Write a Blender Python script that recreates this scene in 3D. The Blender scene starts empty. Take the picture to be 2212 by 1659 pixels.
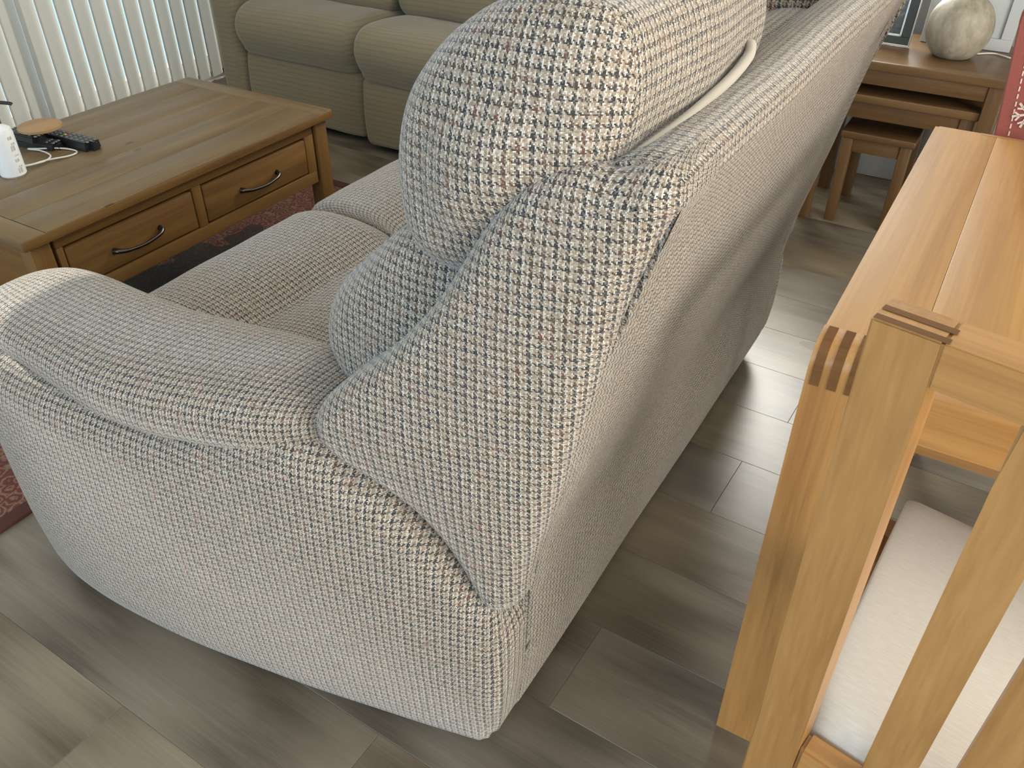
import bpy, bmesh, math, random
from mathutils import Vector, Matrix, noise
from mathutils.geometry import delaunay_2d_cdt
random.seed(7)
sc = bpy.context.scene
COL = sc.collection
# ------------------------------------------------------------------ camera
IW, IH, F = 2212.0, 1659.0, 1813.0
PITCH, ROLL, YAW = math.radians(36.65), math.radians(-0.21), math.radians(-30.75)
CAM = Vector((0, 0, 1.28))
def _rows():
    c, s = math.cos(PITCH), math.sin(PITCH)
    M = Matrix(((1, 0, 0), (0, -s, -c), (0, c, -s)))
    c, s = math.cos(ROLL), math.sin(ROLL)
    M = Matrix(((c, s, 0), (-s, c, 0), (0, 0, 1))) @ M
    return M @ Matrix.Rotation(YAW, 3, 'Z')
RM = _rows()
cd = bpy.data.cameras.new('camera'); cam = bpy.data.objects.new('camera', cd); COL.objects.link(cam)
cd.sensor_width = 36; cd.lens = F / IW * 36; cd.clip_start = 0.02
right, down, fwd = RM[0], RM[1], RM[2]
cam.matrix_world = Matrix.Translation(CAM) @ Matrix((right, -down, -fwd)).transposed().to_4x4()
sc.camera = cam
def ray(x, y): return RM.transposed() @ Vector(((x - IW / 2) / F, (y - IH / 2) / F, 1))
def onz(x, y, z=0.0): d = ray(x, y); return CAM + d * ((z - CAM.z) / d.z)
def onx(x, y, X): d = ray(x, y); return CAM + d * (X / d.x)
def ony(x, y, Y): d = ray(x, y); return CAM + d * (Y / d.y)
# ------------------------------------------------------------------ world, sun, window daylight, exposure
sc.view_settings.view_transform = 'Standard'; sc.view_settings.look = 'None'
sc.view_settings.gamma = 1.0; sc.view_settings.use_curve_mapping = False
sc.view_settings.exposure = -0.08
w = bpy.data.worlds.new('sky'); sc.world = w; w.use_nodes = True
bg = w.node_tree.nodes['Background']; bg.inputs[0].default_value = (0.42, 0.73, 1.0, 1); bg.inputs[1].default_value = 1.6
def sun(d, strength, col, ang=0.6):
    l = bpy.data.lights.new('sun', 'SUN'); l.energy = strength; l.color = col; l.angle = math.radians(ang)
    o = bpy.data.objects.new('sun', l); COL.objects.link(o); o.location = (-6, 0.5, 4)
    o.rotation_euler = Vector(d).to_track_quat('-Z', 'Y').to_euler()
def area(name, loc, d, sx, sy, power, col):
    l = bpy.data.lights.new(name, 'AREA'); l.shape = 'RECTANGLE'; l.size = sx; l.size_y = sy; l.energy = power; l.color = col
    o = bpy.data.objects.new(name, l); COL.objects.link(o); o.location = loc
    o.rotation_euler = Vector(d).to_track_quat('-Z', 'Y').to_euler(); return o
sun((0.885, 0.0, -0.465), 9.0, (1.0, 0.96, 0.85), 0.4)
area('daylight_far_window', (-0.82, 3.50, 1.355), (0, -1, 0), 0.94, 1.37, 80, (1.0, 0.96, 0.86))
area('daylight_near_window', (-0.85, -2.08, 1.50), (0, 1, 0), 3.0, 1.20, 52, (0.60, 0.80, 1.0))
area('added_left_fill', (-3.70, -0.70, 1.35), (1, 0, 0), 1.7, 1.40, 12, (0.72, 0.86, 1.0))  # added cool fill, out of view, to brighten left-facing upholstery
area('daylight_side_window', (2.60, 0.15, 1.12), (-1, 0, 0), 3.1, 2.10, 215, (1.0, 0.90, 0.74))

# ------------------------------------------------------------------ node helpers
class NT:
    def __init__(s, name):
        s.m = bpy.data.materials.new(name); s.m.use_nodes = True; s.t = s.m.node_tree
        s.b = s.t.nodes['Principled BSDF']
    def n(s, typ, **kw):
        nd = s.t.nodes.new(typ)
        for k, v in kw.items(): setattr(nd, k, v)
        return nd
    def l(s, a, b): s.t.links.new(a, b)
    def math(s, op, a, b=None, c=None):
        nd = s.n('ShaderNodeMath', operation=op)
        for i, v in enumerate((a, b, c)):
            if v is None: continue
            if isinstance(v, (int, float)): nd.inputs[i].default_value = v
            else: s.l(v, nd.inputs[i])
        return nd.outputs[0]
    def mix(s, f, a, b):
        nd = s.n('ShaderNodeMix', data_type='RGBA')
        for i, v in ((0, f), (6, a), (7, b)):
            if isinstance(v, (int, float)): nd.inputs[i].default_value = v
            elif isinstance(v, tuple): nd.inputs[i].default_value = (*v, 1) if len(v) == 3 else v
            else: s.l(v, nd.inputs[i])
        return nd.outputs[2]
    def noise(s, vec, scale, detail=4, rough=0.55, dist=0.0):
        nd = s.n('ShaderNodeTexNoise'); nd.inputs['Scale'].default_value = scale; nd.inputs['Detail'].default_value = detail
        nd.inputs['Roughness'].default_value = rough; nd.inputs['Distortion'].default_value = dist
        if vec is not None: s.l(vec, nd.inputs['Vector'])
        return nd.outputs[0]
    def ramp(s, v, stops):
        nd = s.n('ShaderNodeValToRGB'); cr = nd.color_ramp
        while len(cr.elements) < len(stops): cr.elements.new(0.5)
        for e, (p, c) in zip(cr.elements, stops): e.position = p; e.color = (*c, 1)
        s.l(v, nd.inputs[0]); return nd.outputs[0]
    def mapping(s, vec, scale=(1, 1, 1), rot=(0, 0, 0), loc=None):
        nd = s.n('ShaderNodeMapping'); nd.inputs['Scale'].default_value = scale; nd.inputs['Rotation'].default_value = rot
        s.l(vec, nd.inputs['Vector'])
        if loc is not None: s.l(loc, nd.inputs['Location'])
        return nd.outputs[0]
    def bump(s, h, strength, dist=0.002):
        nd = s.n('ShaderNodeBump'); nd.inputs['Strength'].default_value = strength; nd.inputs['Distance'].default_value = dist
        s.l(h, nd.inputs['Height']); s.l(nd.outputs[0], s.b.inputs['Normal'])
    def col(s, c):
        if isinstance(c, tuple): s.b.inputs['Base Color'].default_value = (*c, 1)
        else: s.l(c, s.b.inputs['Base Color'])
    def set(s, **kw):
        for k, v in kw.items(): s.b.inputs[k.replace('_', ' ')].default_value = v
    def rnd_offset(s, k=13.0):
        oi = s.n('ShaderNodeObjectInfo'); cb = s.n('ShaderNodeCombineXYZ')
        r = s.math('MULTIPLY', oi.outputs['Random'], k)
        for i in range(3): s.l(r, cb.inputs[i])
        return oi.outputs['Random'], cb.outputs[0]
def plain(name, col, rough=0.5, metal=0.0, **kw):
    t = NT(name); t.col(col); t.set(Roughness=rough, Metallic=metal, **kw); return t.m

def houndstooth(name):
    t = NT(name); uv = t.n('ShaderNodeUVMap').outputs[0]
    wob = t.noise(uv, 9, 2); sx = t.n('ShaderNodeSeparateXYZ'); t.l(uv, sx.inputs[0])
    u = t.math('ADD', sx.outputs[0], t.math('MULTIPLY', wob, 0.004)); v = t.math('ADD', sx.outputs[1], t.math('MULTIPLY', wob, 0.003))
    K = 8 / 0.0114
    U = t.math('MULTIPLY', u, K); V = t.math('MULTIPLY', v, K)
    i = t.math('FLOOR', U); j = t.math('FLOOR', V)
    mod = lambda a, b: t.math('FLOORED_MODULO', a, b)
    wi = t.math('LESS_THAN', mod(i, 8.0), 2.5); wj = t.math('LESS_THAN', mod(j, 8.0), 2.5)
    tw = t.math('LESS_THAN', mod(t.math('ADD', i, j), 4.0), 2.0)
    dark = t.math('ADD', t.math('MULTIPLY', tw, wi), t.math('MULTIPLY', t.math('SUBTRACT', 1.0, tw), wj))
    dk0 = dark
    ci = t.math('FLOOR', t.math('DIVIDE', i, 8.0)); cj = t.math('FLOOR', t.math('DIVIDE', j, 8.0))
    cc = t.n('ShaderNodeCombineXYZ'); t.l(ci, cc.inputs[0]); t.l(cj, cc.inputs[1])
    wn = t.n('ShaderNodeTexWhiteNoise'); t.l(cc.outputs[0], wn.inputs['Vector'])
    c2 = t.n('ShaderNodeCombineXYZ'); t.l(i, c2.inputs[0]); t.l(j, c2.inputs[1])
    wn2 = t.n('ShaderNodeTexWhiteNoise'); t.l(c2.outputs[0], wn2.inputs['Vector'])
    dark = t.math('MULTIPLY', dk0, t.math('SUBTRACT', 1.0, t.math('MULTIPLY', t.math('POWER', wn2.outputs[0], 3.0), 0.35)))
    dcol = t.ramp(wn.outputs[0], [(0.0, (0.034, 0.036, 0.042)), (0.6, (0.05, 0.046, 0.045)), (0.85, (0.085, 0.06, 0.043)), (1.0, (0.13, 0.06, 0.048))])
    lcol = t.ramp(wn2.outputs[0], [(0.0, (0.235, 0.195, 0.15)), (0.35, (0.365, 0.33, 0.28)), (1.0, (0.66, 0.635, 0.585))])
    # brown weft line crossing the light rows
    bj = t.math('LESS_THAN', t.math('ABSOLUTE', t.math('SUBTRACT', mod(j, 8.0), 5.5)), 1.0); bi = t.math('LESS_THAN', t.math('ABSOLUTE', t.math('SUBTRACT', mod(i, 8.0), 5.5)), 1.0)
    br = t.math('MULTIPLY', t.math('ADD', t.math('MULTIPLY', tw, bi), t.math('MULTIPLY', t.math('SUBTRACT', 1.0, tw), bj)), 0.62)
    lcol = t.mix(br, lcol, (0.25, 0.175, 0.115))
    c = t.mix(dark, lcol, dcol)
    t.col(c)
    t.set(Roughness=0.95, Sheen_Weight=0.55, Sheen_Roughness=0.22)
    t.b.inputs['Sheen Tint'].default_value = (0.95, 0.97, 1, 1); t.b.inputs['Specular IOR Level'].default_value = 0.15
    fu = t.math('ABSOLUTE', t.math('SUBTRACT', t.math('FRACT', U), 0.5)); fv = t.math('ABSOLUTE', t.math('SUBTRACT', t.math('FRACT', V), 0.5))
    h = t.math('SUBTRACT', 1.0, t.math('ADD', fu, fv)); h = t.math('ADD', h, t.math('MULTIPLY', wn2.outputs[0], 0.5))
    t.bump(h, 0.55, 0.0012)
    return t.m
def stripe_fabric(name):
    t = NT(name); uv = t.n('ShaderNodeUVMap').outputs[0]; sx = t.n('ShaderNodeSeparateXYZ'); t.l(uv, sx.inputs[0])
    n1 = t.noise(t.mapping(uv, (6, 160, 1)), 1.0, 3); n2 = t.noise(uv, 600, 2)
    st = t.math('LESS_THAN', t.math('FRACT', t.math('MULTIPLY', sx.outputs[1], 1 / 0.020)), 0.28)
    c = t.mix(n1, (0.145, 0.113, 0.058), (0.25, 0.205, 0.12)); c = t.mix(t.math('MULTIPLY', st, 0.55), c, (0.13, 0.105, 0.075))
    c = t.mix(t.math('MULTIPLY', n2, 0.3), c, (0.29, 0.245, 0.165))
    t.col(c); t.set(Roughness=0.95, Sheen_Weight=0.3, Sheen_Roughness=0.5); t.bump(n2, 0.3, 0.001); return t.m
def wood(name, c0, c1, axis='X', rough=0.4, knots=0.0, spec=0.5, fine=1.0, var=0.25, coat=0.0):
    t = NT(name); tc = t.n('ShaderNodeTexCoord').outputs['Object']; r, off = t.rnd_offset()
    s = {'X': (1.6, 22, 22), 'Y': (22, 1.6, 22), 'Z': (22, 22, 1.6)}[axis]
    f = {'X': (6, 420, 420), 'Y': (420, 6, 420), 'Z': (420, 420, 6)}[axis]
    v = t.mapping(tc, s, loc=off); g = t.noise(v, 1.0, 5, 0.6, 0.6)
    fi = t.noise(t.mapping(tc, f, loc=off), 0.6 * fine, 2, 0.5)
    a = t.math('ADD', t.math('MULTIPLY', g, 0.75), t.math('MULTIPLY', fi, 0.30))
    c = t.ramp(a, [(0.30, c0), (0.72, c1)])
    hv = t.n('ShaderNodeHueSaturation'); t.l(c, hv.inputs['Color'])
    t.l(t.math('ADD', t.math('MULTIPLY', r, var), 1.0 - var / 2), hv.inputs['Value']); c = hv.outputs[0]
    if knots:
        k = t.n('ShaderNodeTexVoronoi'); k.inputs['Scale'].default_value = 9.0; k.inputs['Randomness'].default_value = 1.0
        sk = {'X': (.5, 1, 1), 'Y': (1, .5, 1), 'Z': (1, 1, .5)}[axis]
        t.l(t.mapping(tc, sk, loc=off), k.inputs['Vector'])
        m = t.math('MULTIPLY', t.math('LESS_THAN', k.outputs['Distance'], t.math('ADD', 0.03, t.math('MULTIPLY', g, 0.07))), knots)
        c = t.mix(m, c, tuple(x * 0.35 for x in c0))
    t.col(c); t.set(Roughness=rough); t.b.inputs['Specular IOR Level'].default_value = spec
    if coat: t.set(Coat_Weight=coat, Coat_Roughness=0.12)
    t.bump(a, 0.12, 0.001); return t.m
def floor_mat():
    t = NT('grey_oak_laminate'); tc = t.n('ShaderNodeTexCoord').outputs['Object']; r, off = t.rnd_offset(37.0)
    v = t.mapping(tc, (1.1, 9, 9), loc=off); g = t.noise(v, 1.0, 4, 0.55, 1.6)
    w2 = t.n('ShaderNodeTexWave'); w2.wave_type = 'RINGS'; w2.rings_direction = 'Y'; w2.inputs['Scale'].default_value = 2.2; w2.inputs['Distortion'].default_value = 5.0
    w2.inputs['Detail'].default_value = 2; w2.inputs['Detail Scale'].default_value = 0.6; t.l(t.mapping(tc, (0.5, 5, 1), loc=off), w2.inputs['Vector'])
    fi = t.noise(t.mapping(tc, (8, 260, 260), loc=off), 1.0, 2)
    a = t.math('ADD', t.math('ADD', t.math('MULTIPLY', g, 0.58), t.math('MULTIPLY', w2.outputs[1], 0.24)), t.math('MULTIPLY', fi, 0.22))
    c = t.ramp(a, [(0.27, (0.078, 0.062, 0.046)), (0.48, (0.155, 0.131, 0.101)), (0.72, (0.236, 0.206, 0.163))])
    k = t.n('ShaderNodeTexVoronoi'); k.inputs['Scale'].default_value = 2.3; t.l(t.mapping(tc, (.8, 2.0, 1), loc=off), k.inputs['Vector'])
    kn = t.math('MULTIPLY', t.math('LESS_THAN', k.outputs['Distance'], t.math('MULTIPLY', g, 0.16)), 0.5)
    c = t.mix(kn, c, (0.075, 0.062, 0.05))
    hv = t.n('ShaderNodeHueSaturation'); t.l(c, hv.inputs['Color']); t.l(t.math('ADD', t.math('MULTIPLY', r, 0.24), 0.80), hv.inputs['Value'])
    t.l(t.math('ADD', t.math('MULTIPLY', r, 0.5), 0.95), hv.inputs['Saturation'])
    t.col(hv.outputs[0]); t.set(Roughness=0.33); t.b.inputs['Specular IOR Level'].default_value = 0.72; t.bump(fi, 0.06, 0.0005); return t.m
def rug_mat():
    t = NT('red_floral_rug'); tc = t.n('ShaderNodeTexCoord').outputs['Object']
    n = t.noise(tc, 26, 3, 0.6, 2.2); k = t.n('ShaderNodeTexVoronoi'); k.inputs['Scale'].default_value = 30; k.feature = 'F1'; t.l(tc, k.inputs['Vector'])
    w3 = t.math('FRACT', t.math('MULTIPLY', t.math('ADD', k.outputs['Distance'], t.math('MULTIPLY', n, 0.5)), 3.2))
    c = t.ramp(w3, [(0.0, (0.10, 0.024, 0.016)), (0.45, (0.13, 0.036, 0.024)), (0.58, (0.19, 0.125, 0.085)), (0.8, (0.16, 0.085, 0.055)), (1.0, (0.085, 0.022, 0.017))])
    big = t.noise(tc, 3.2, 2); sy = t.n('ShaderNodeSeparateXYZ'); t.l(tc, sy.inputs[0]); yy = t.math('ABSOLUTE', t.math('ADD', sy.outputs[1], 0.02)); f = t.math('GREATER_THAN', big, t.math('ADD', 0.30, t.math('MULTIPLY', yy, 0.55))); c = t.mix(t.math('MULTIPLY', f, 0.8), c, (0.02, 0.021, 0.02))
    t.col(c); t.set(Roughness=1.0); t.bump(t.noise(tc, 500, 2), 0.4, 0.002); return t.m
def stone_mat():
    t = NT('mottled_ceramic'); tc = t.n('ShaderNodeTexCoord').outputs['Object']
    n = t.noise(t.mapping(tc, (1, 1, .5)), 28, 5, 0.65); c = t.ramp(n, [(0.3, (0.20, 0.175, 0.135)), (0.7, (0.42, 0.385, 0.31))])
    t.col(c); t.set(Roughness=0.55); t.bump(n, 0.2, 0.002); return t.m
def slat_mat():
    t = NT('cream_blind_fabric'); tc = t.n('ShaderNodeTexCoord').outputs['Object']
    t.col((0.66, 0.64, 0.59)); t.set(Roughness=0.9); n = t.noise(tc, 300, 2); t.bump(n, 0.1, 0.0005)
    tr = t.n('ShaderNodeBsdfTranslucent'); tr.inputs[0].default_value = (0.72, 0.71, 0.67, 1); mx = t.n('ShaderNodeMixShader'); mx.inputs[0].default_value = 0.32
    out = t.t.nodes['Material Output']; t.l(t.b.outputs[0], mx.inputs[1]); t.l(tr.outputs[0], mx.inputs[2]); t.l(mx.outputs[0], out.inputs[0]); return t.m
def glass_mat():
    t = NT('window_glass'); g = t.n('ShaderNodeBsdfGlossy'); g.inputs[1].default_value = 0.02; tr = t.n('ShaderNodeBsdfTransparent'); mx = t.n('ShaderNodeMixShader'); mx.inputs[0].default_value = 0.06
    out = t.t.nodes['Material Output']; t.l(tr.outputs[0], mx.inputs[1]); t.l(g.outputs[0], mx.inputs[2]); t.l(mx.outputs[0], out.inputs[0]); return t.m
def plaster(name, c):
    t = NT(name); tc = t.n('ShaderNodeTexCoord').outputs['Object']; n = t.noise(tc, 90, 4)
    t.col(t.mix(n, c, tuple(x * 0.93 for x in c))); t.set(Roughness=0.9); t.bump(n, 0.1, 0.001); return t.m
def photo_mat():
    t = NT('dark_photo_print'); tc = t.n('ShaderNodeTexCoord').outputs['Object']; n = t.noise(tc, 22, 4, 0.6, 0.8)
    t.col(t.ramp(n, [(0.35, (0.035, 0.04, 0.035)), (0.55, (0.09, 0.10, 0.09)), (0.75, (0.30, 0.31, 0.28))])); t.set(Roughness=0.15); return t.m
def cover_mat():
    t = NT('red_felt'); tc = t.n('ShaderNodeTexCoord').outputs['Object']; n = t.noise(tc, 350, 3)
    t.col(t.mix(n, (0.25, 0.065, 0.055), (0.33, 0.10, 0.085))); t.set(Roughness=1.0, Sheen_Weight=0.3); t.bump(n, 0.3, 0.001); return t.m
def cream_seat():
    t = NT('cream_seat_fabric'); tc = t.n('ShaderNodeTexCoord').outputs['Object']; n = t.noise(t.mapping(tc, (60, 500, 60)), 1.0, 2)
    t.col(t.mix(n, (0.60, 0.56, 0.50), (0.78, 0.75, 0.70))); t.set(Roughness=0.75); t.bump(n, 0.15, 0.0006); return t.m
HT = houndstooth('houndstooth_chenille'); STRIPE = stripe_fabric('beige_stripe_chenille')
OAK = {a: wood('light_oak_' + a, (0.27, 0.126, 0.036), (0.47, 0.258, 0.09), a, 0.36, var=0.18) for a in 'XYZ'}
OAKTOP = wood('light_oak_top', (0.28, 0.135, 0.034), (0.47, 0.262, 0.08), 'Y', 0.36, var=0.10)
OAKDARK = wood('dark_end_grain', (0.10, 0.046, 0.017), (0.185, 0.092, 0.036), 'X', 0.7, spec=0.15)
PINE = {a: wood('rustic_pine_' + a, (0.115, 0.052, 0.013), (0.245, 0.126, 0.036), a, 0.42, knots=0.5) for a in 'XYZ'}
PINETOP = {a: wood('rustic_pine_top_' + a, (0.11, 0.066, 0.028), (0.215, 0.145, 0.068), a, 0.36, knots=0.7, var=0.08) for a in 'XY'}
NEST = {a: wood('dark_oak_' + a, (0.08, 0.041, 0.016), (0.155, 0.09, 0.04), a, 0.28) for a in 'XYZ'}
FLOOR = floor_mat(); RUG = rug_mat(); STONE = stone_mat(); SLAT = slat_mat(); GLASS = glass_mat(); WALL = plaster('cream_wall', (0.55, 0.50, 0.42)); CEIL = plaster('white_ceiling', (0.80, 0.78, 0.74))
GREYWALL = plaster('grey_wall', (0.30, 0.31, 0.31)); WHITE = plain('white_gloss', (0.78, 0.78, 0.77), 0.35); DARKMETAL = plain('dark_bronze', (0.10, 0.085, 0.075), 0.28, 1.0)
CHROME = plain('chrome', (0.75, 0.75, 0.75), 0.12, 1.0); BLACK = plain('black_plastic', (0.012, 0.013, 0.014), 0.35); GREYBTN = plain('grey_rubber', (0.16, 0.17, 0.17), 0.6)
YELBTN = plain('yellow_rubber', (0.5, 0.42, 0.06), 0.6); GRNBTN = plain('green_rubber', (0.08, 0.3, 0.2), 0.6); REDBTN = plain('red_rubber', (0.4, 0.06, 0.05), 0.6)
BOTTLE = plain('white_plastic', (0.80, 0.82, 0.83), 0.3); PRINT = plain('grey_green_print', (0.48, 0.49, 0.45), 0.5); CORD = plain('white_cord', (0.70, 0.68, 0.64), 0.5)
CORK = wood('pale_beech', (0.30, 0.175, 0.08), (0.40, 0.25, 0.125), 'Y', 0.6); SILVER = plain('silver_frame', (0.62, 0.63, 0.62), 0.3, 0.6); FRAMEG = plain('dark_green_frame', (0.036, 0.04, 0.032), 0.4)
PALE = plain('pale_blue_grey_paint', (0.50, 0.54, 0.57), 0.5); COVER = cover_mat(); SEAT = cream_seat(); STITCH = plain('white_stitching', (0.72, 0.62, 0.58), 0.9)
SHADE = plain('cream_lamp_shade', (0.75, 0.68, 0.55), 0.9); FELT = plain('dark_lining', (0.03, 0.028, 0.025), 0.9); BRASS = plain('brushed_brass', (0.55, 0.42, 0.22), 0.35, 1.0)
PHOTO = photo_mat(); PIPING = plain('beige_welt', (0.40, 0.365, 0.31), 0.9, Sheen_Weight=0.3)

# ------------------------------------------------------------------ mesh helpers
def link(o, parent=None):
    COL.objects.link(o)
    if parent is not None: o.parent = parent
    return o
def thing(name, label, cat, group=None, loc=(0, 0, 0)):
    o = bpy.data.objects.new(name, None); COL.objects.link(o); o.location = loc; o.empty_display_size = 0.05
    o['label'] = label; o['category'] = cat
    if group: o['group'] = group
    return o
def tag(o, label=None, cat=None, group=None, kind=None):
    for k, v in (('label', label), ('category', cat), ('group', group), ('kind', kind)):
        if v: o[k] = v
    return o
def P0(parent): return Vector(parent.location) if parent is not None and parent.type == 'EMPTY' else Vector((0, 0, 0))
def obj(name, verts, faces, mat, parent=None, uvs=None, smooth=False, base=None):
    """verts in world coordinates; base = the parent thing's location"""
    b = base if base is not None else root_loc(parent)
    me = bpy.data.meshes.new(name); me.from_pydata([tuple(Vector(v) - b) for v in verts], [], faces); me.update()
    if mat: me.materials.append(mat)
    if smooth:
        for p in me.polygons: p.use_smooth = True
    if uvs is not None:
        ul = me.uv_layers.new(name='UVMap'); k = 0
        for fu in uvs:
            for q in fu: ul.data[k].uv = q; k += 1
    o = bpy.data.objects.new(name, me); link(o, parent); return o
def root_loc(p):
    v = Vector((0, 0, 0))
    while p is not None: v += Vector(p.location); p = p.parent
    return v
def from_bm(name, bm, mat, parent=None, smooth=False, sharp=None):
    b = root_loc(parent)
    bmesh.ops.recalc_face_normals(bm, faces=bm.faces)
    me = bpy.data.meshes.new(name); bmesh.ops.translate(bm, verts=bm.verts, vec=-b); bm.to_mesh(me); bm.free(); me.materials.append(mat)
    if smooth:
        for p in me.polygons: p.use_smooth = True
        if sharp: me.set_sharp_from_angle(angle=math.radians(sharp))
    o = bpy.data.objects.new(name, me); link(o, parent); return o
def box(name, x0, x1, y0, y1, z0, z1, mat, parent=None, bev=0.003, seg=2, rot=None, fn=None):
    bm = bmesh.new(); bmesh.ops.create_cube(bm, size=1)
    for v in bm.verts: v.co = Vector((x0 + (v.co.x + .5) * (x1 - x0), y0 + (v.co.y + .5) * (y1 - y0), z0 + (v.co.z + .5) * (z1 - z0)))
    if fn:
        for v in bm.verts: v.co = Vector(fn(v.co))
    if bev: bmesh.ops.bevel(bm, geom=list(bm.edges), offset=bev, segments=seg, affect='EDGES', profile=0.5)
    if rot: bmesh.ops.rotate(bm, verts=bm.verts, cent=rot[0], matrix=Matrix.Rotation(rot[1], 3, rot[2]))
    return from_bm(name, bm, mat, parent, smooth=bool(bev), sharp=35)
def hexa(name, pts, mat, parent=None, bev=0.003, seg=2):
    """box from 4 bottom + 4 top corners"""
    bm = bmesh.new(); vs = [bm.verts.new(p) for p in pts]
    for f in ((3, 2, 1, 0), (4, 5, 6, 7), (0, 1, 5, 4), (1, 2, 6, 5), (2, 3, 7, 6), (3, 0, 4, 7)): bm.faces.new([vs[i] for i in f])
    if bev: bmesh.ops.bevel(bm, geom=list(bm.edges), offset=bev, segments=seg, affect='EDGES', profile=0.5)
    return from_bm(name, bm, mat, parent, smooth=bool(bev), sharp=35)
def lathe(name, c, prof, mat, parent=None, n=40, smooth=True):
    vs, fs = [], []
    for r, z in prof:
        for k in range(n): a = 2 * math.pi * k / n; vs.append((c[0] + r * math.cos(a), c[1] + r * math.sin(a), c[2] + z))
    m = len(prof)
    for i in range(m - 1):
        for k in range(n): k2 = (k + 1) % n; fs.append((i * n + k, i * n + k2, (i + 1) * n + k2, (i + 1) * n + k))
    fs.append(tuple(range(n))[::-1]); fs.append(tuple((m - 1) * n + k for k in range(n)))
    o = obj(name, vs, fs, mat, parent, smooth=smooth)
    if smooth: o.data.set_sharp_from_angle(angle=math.radians(40))
    return o
def catmull(pts, n, closed=False):
    pts = [Vector(p) for p in pts]; out = []; m = len(pts); segs = m if closed else m - 1
    for i in range(segs):
        g = lambda k: pts[k % m] if closed else pts[min(max(k, 0), m - 1)]
        p0, p1, p2, p3 = g(i - 1), g(i), g(i + 1), g(i + 2)
        for k in range(n):
            t = k / n
            out.append(0.5 * ((2 * p1) + (p2 - p0) * t + (2 * p0 - 5 * p1 + 4 * p2 - p3) * t * t + (3 * p1 - p0 - 3 * p2 + p3) * t ** 3))
    if not closed: out.append(pts[-1])
    return out
def resample(pts, n, closed=False):
    L = [0.0]; q = list(pts) + ([pts[0]] if closed else [])
    for a, b in zip(q, q[1:]): L.append(L[-1] + (b - a).length)
    out = []; tot = L[-1]; k = 0
    for i in range(n):
        s = tot * i / (n if closed else n - 1)
        while k < len(L) - 2 and L[k + 1] < s: k += 1
        d = L[k + 1] - L[k]; out.append(q[k].lerp(q[k + 1], (s - L[k]) / d if d else 0))
    return out
def tube(name, pts, r, mat, parent=None, n=8, per=8, closed_ends=True, rfun=None):
    c = catmull(pts, per); rings = []; up = Vector((0.13, 0.2, 1)).normalized()
    for i, p in enumerate(c):
        t = (c[min(i + 1, len(c) - 1)] - c[max(i - 1, 0)]).normalized(); s = t.cross(up).normalized(); b = s.cross(t)
        rr = r if rfun is None else r * rfun(i / (len(c) - 1))
        rings.append([p + (s * math.cos(2 * math.pi * k / n) + b * math.sin(2 * math.pi * k / n)) * rr for k in range(n)])
    vs = [v for g in rings for v in g]; fs = []
    for i in range(len(rings) - 1):
        for k in range(n): k2 = (k + 1) % n; fs.append((i * n + k, i * n + k2, (i + 1) * n + k2, (i + 1) * n + k))
    fs.append(tuple(range(n))[::-1]); fs.append(tuple((len(rings) - 1) * n + k for k in range(n)))
    return obj(name, vs, fs, mat, parent, smooth=True)
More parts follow.
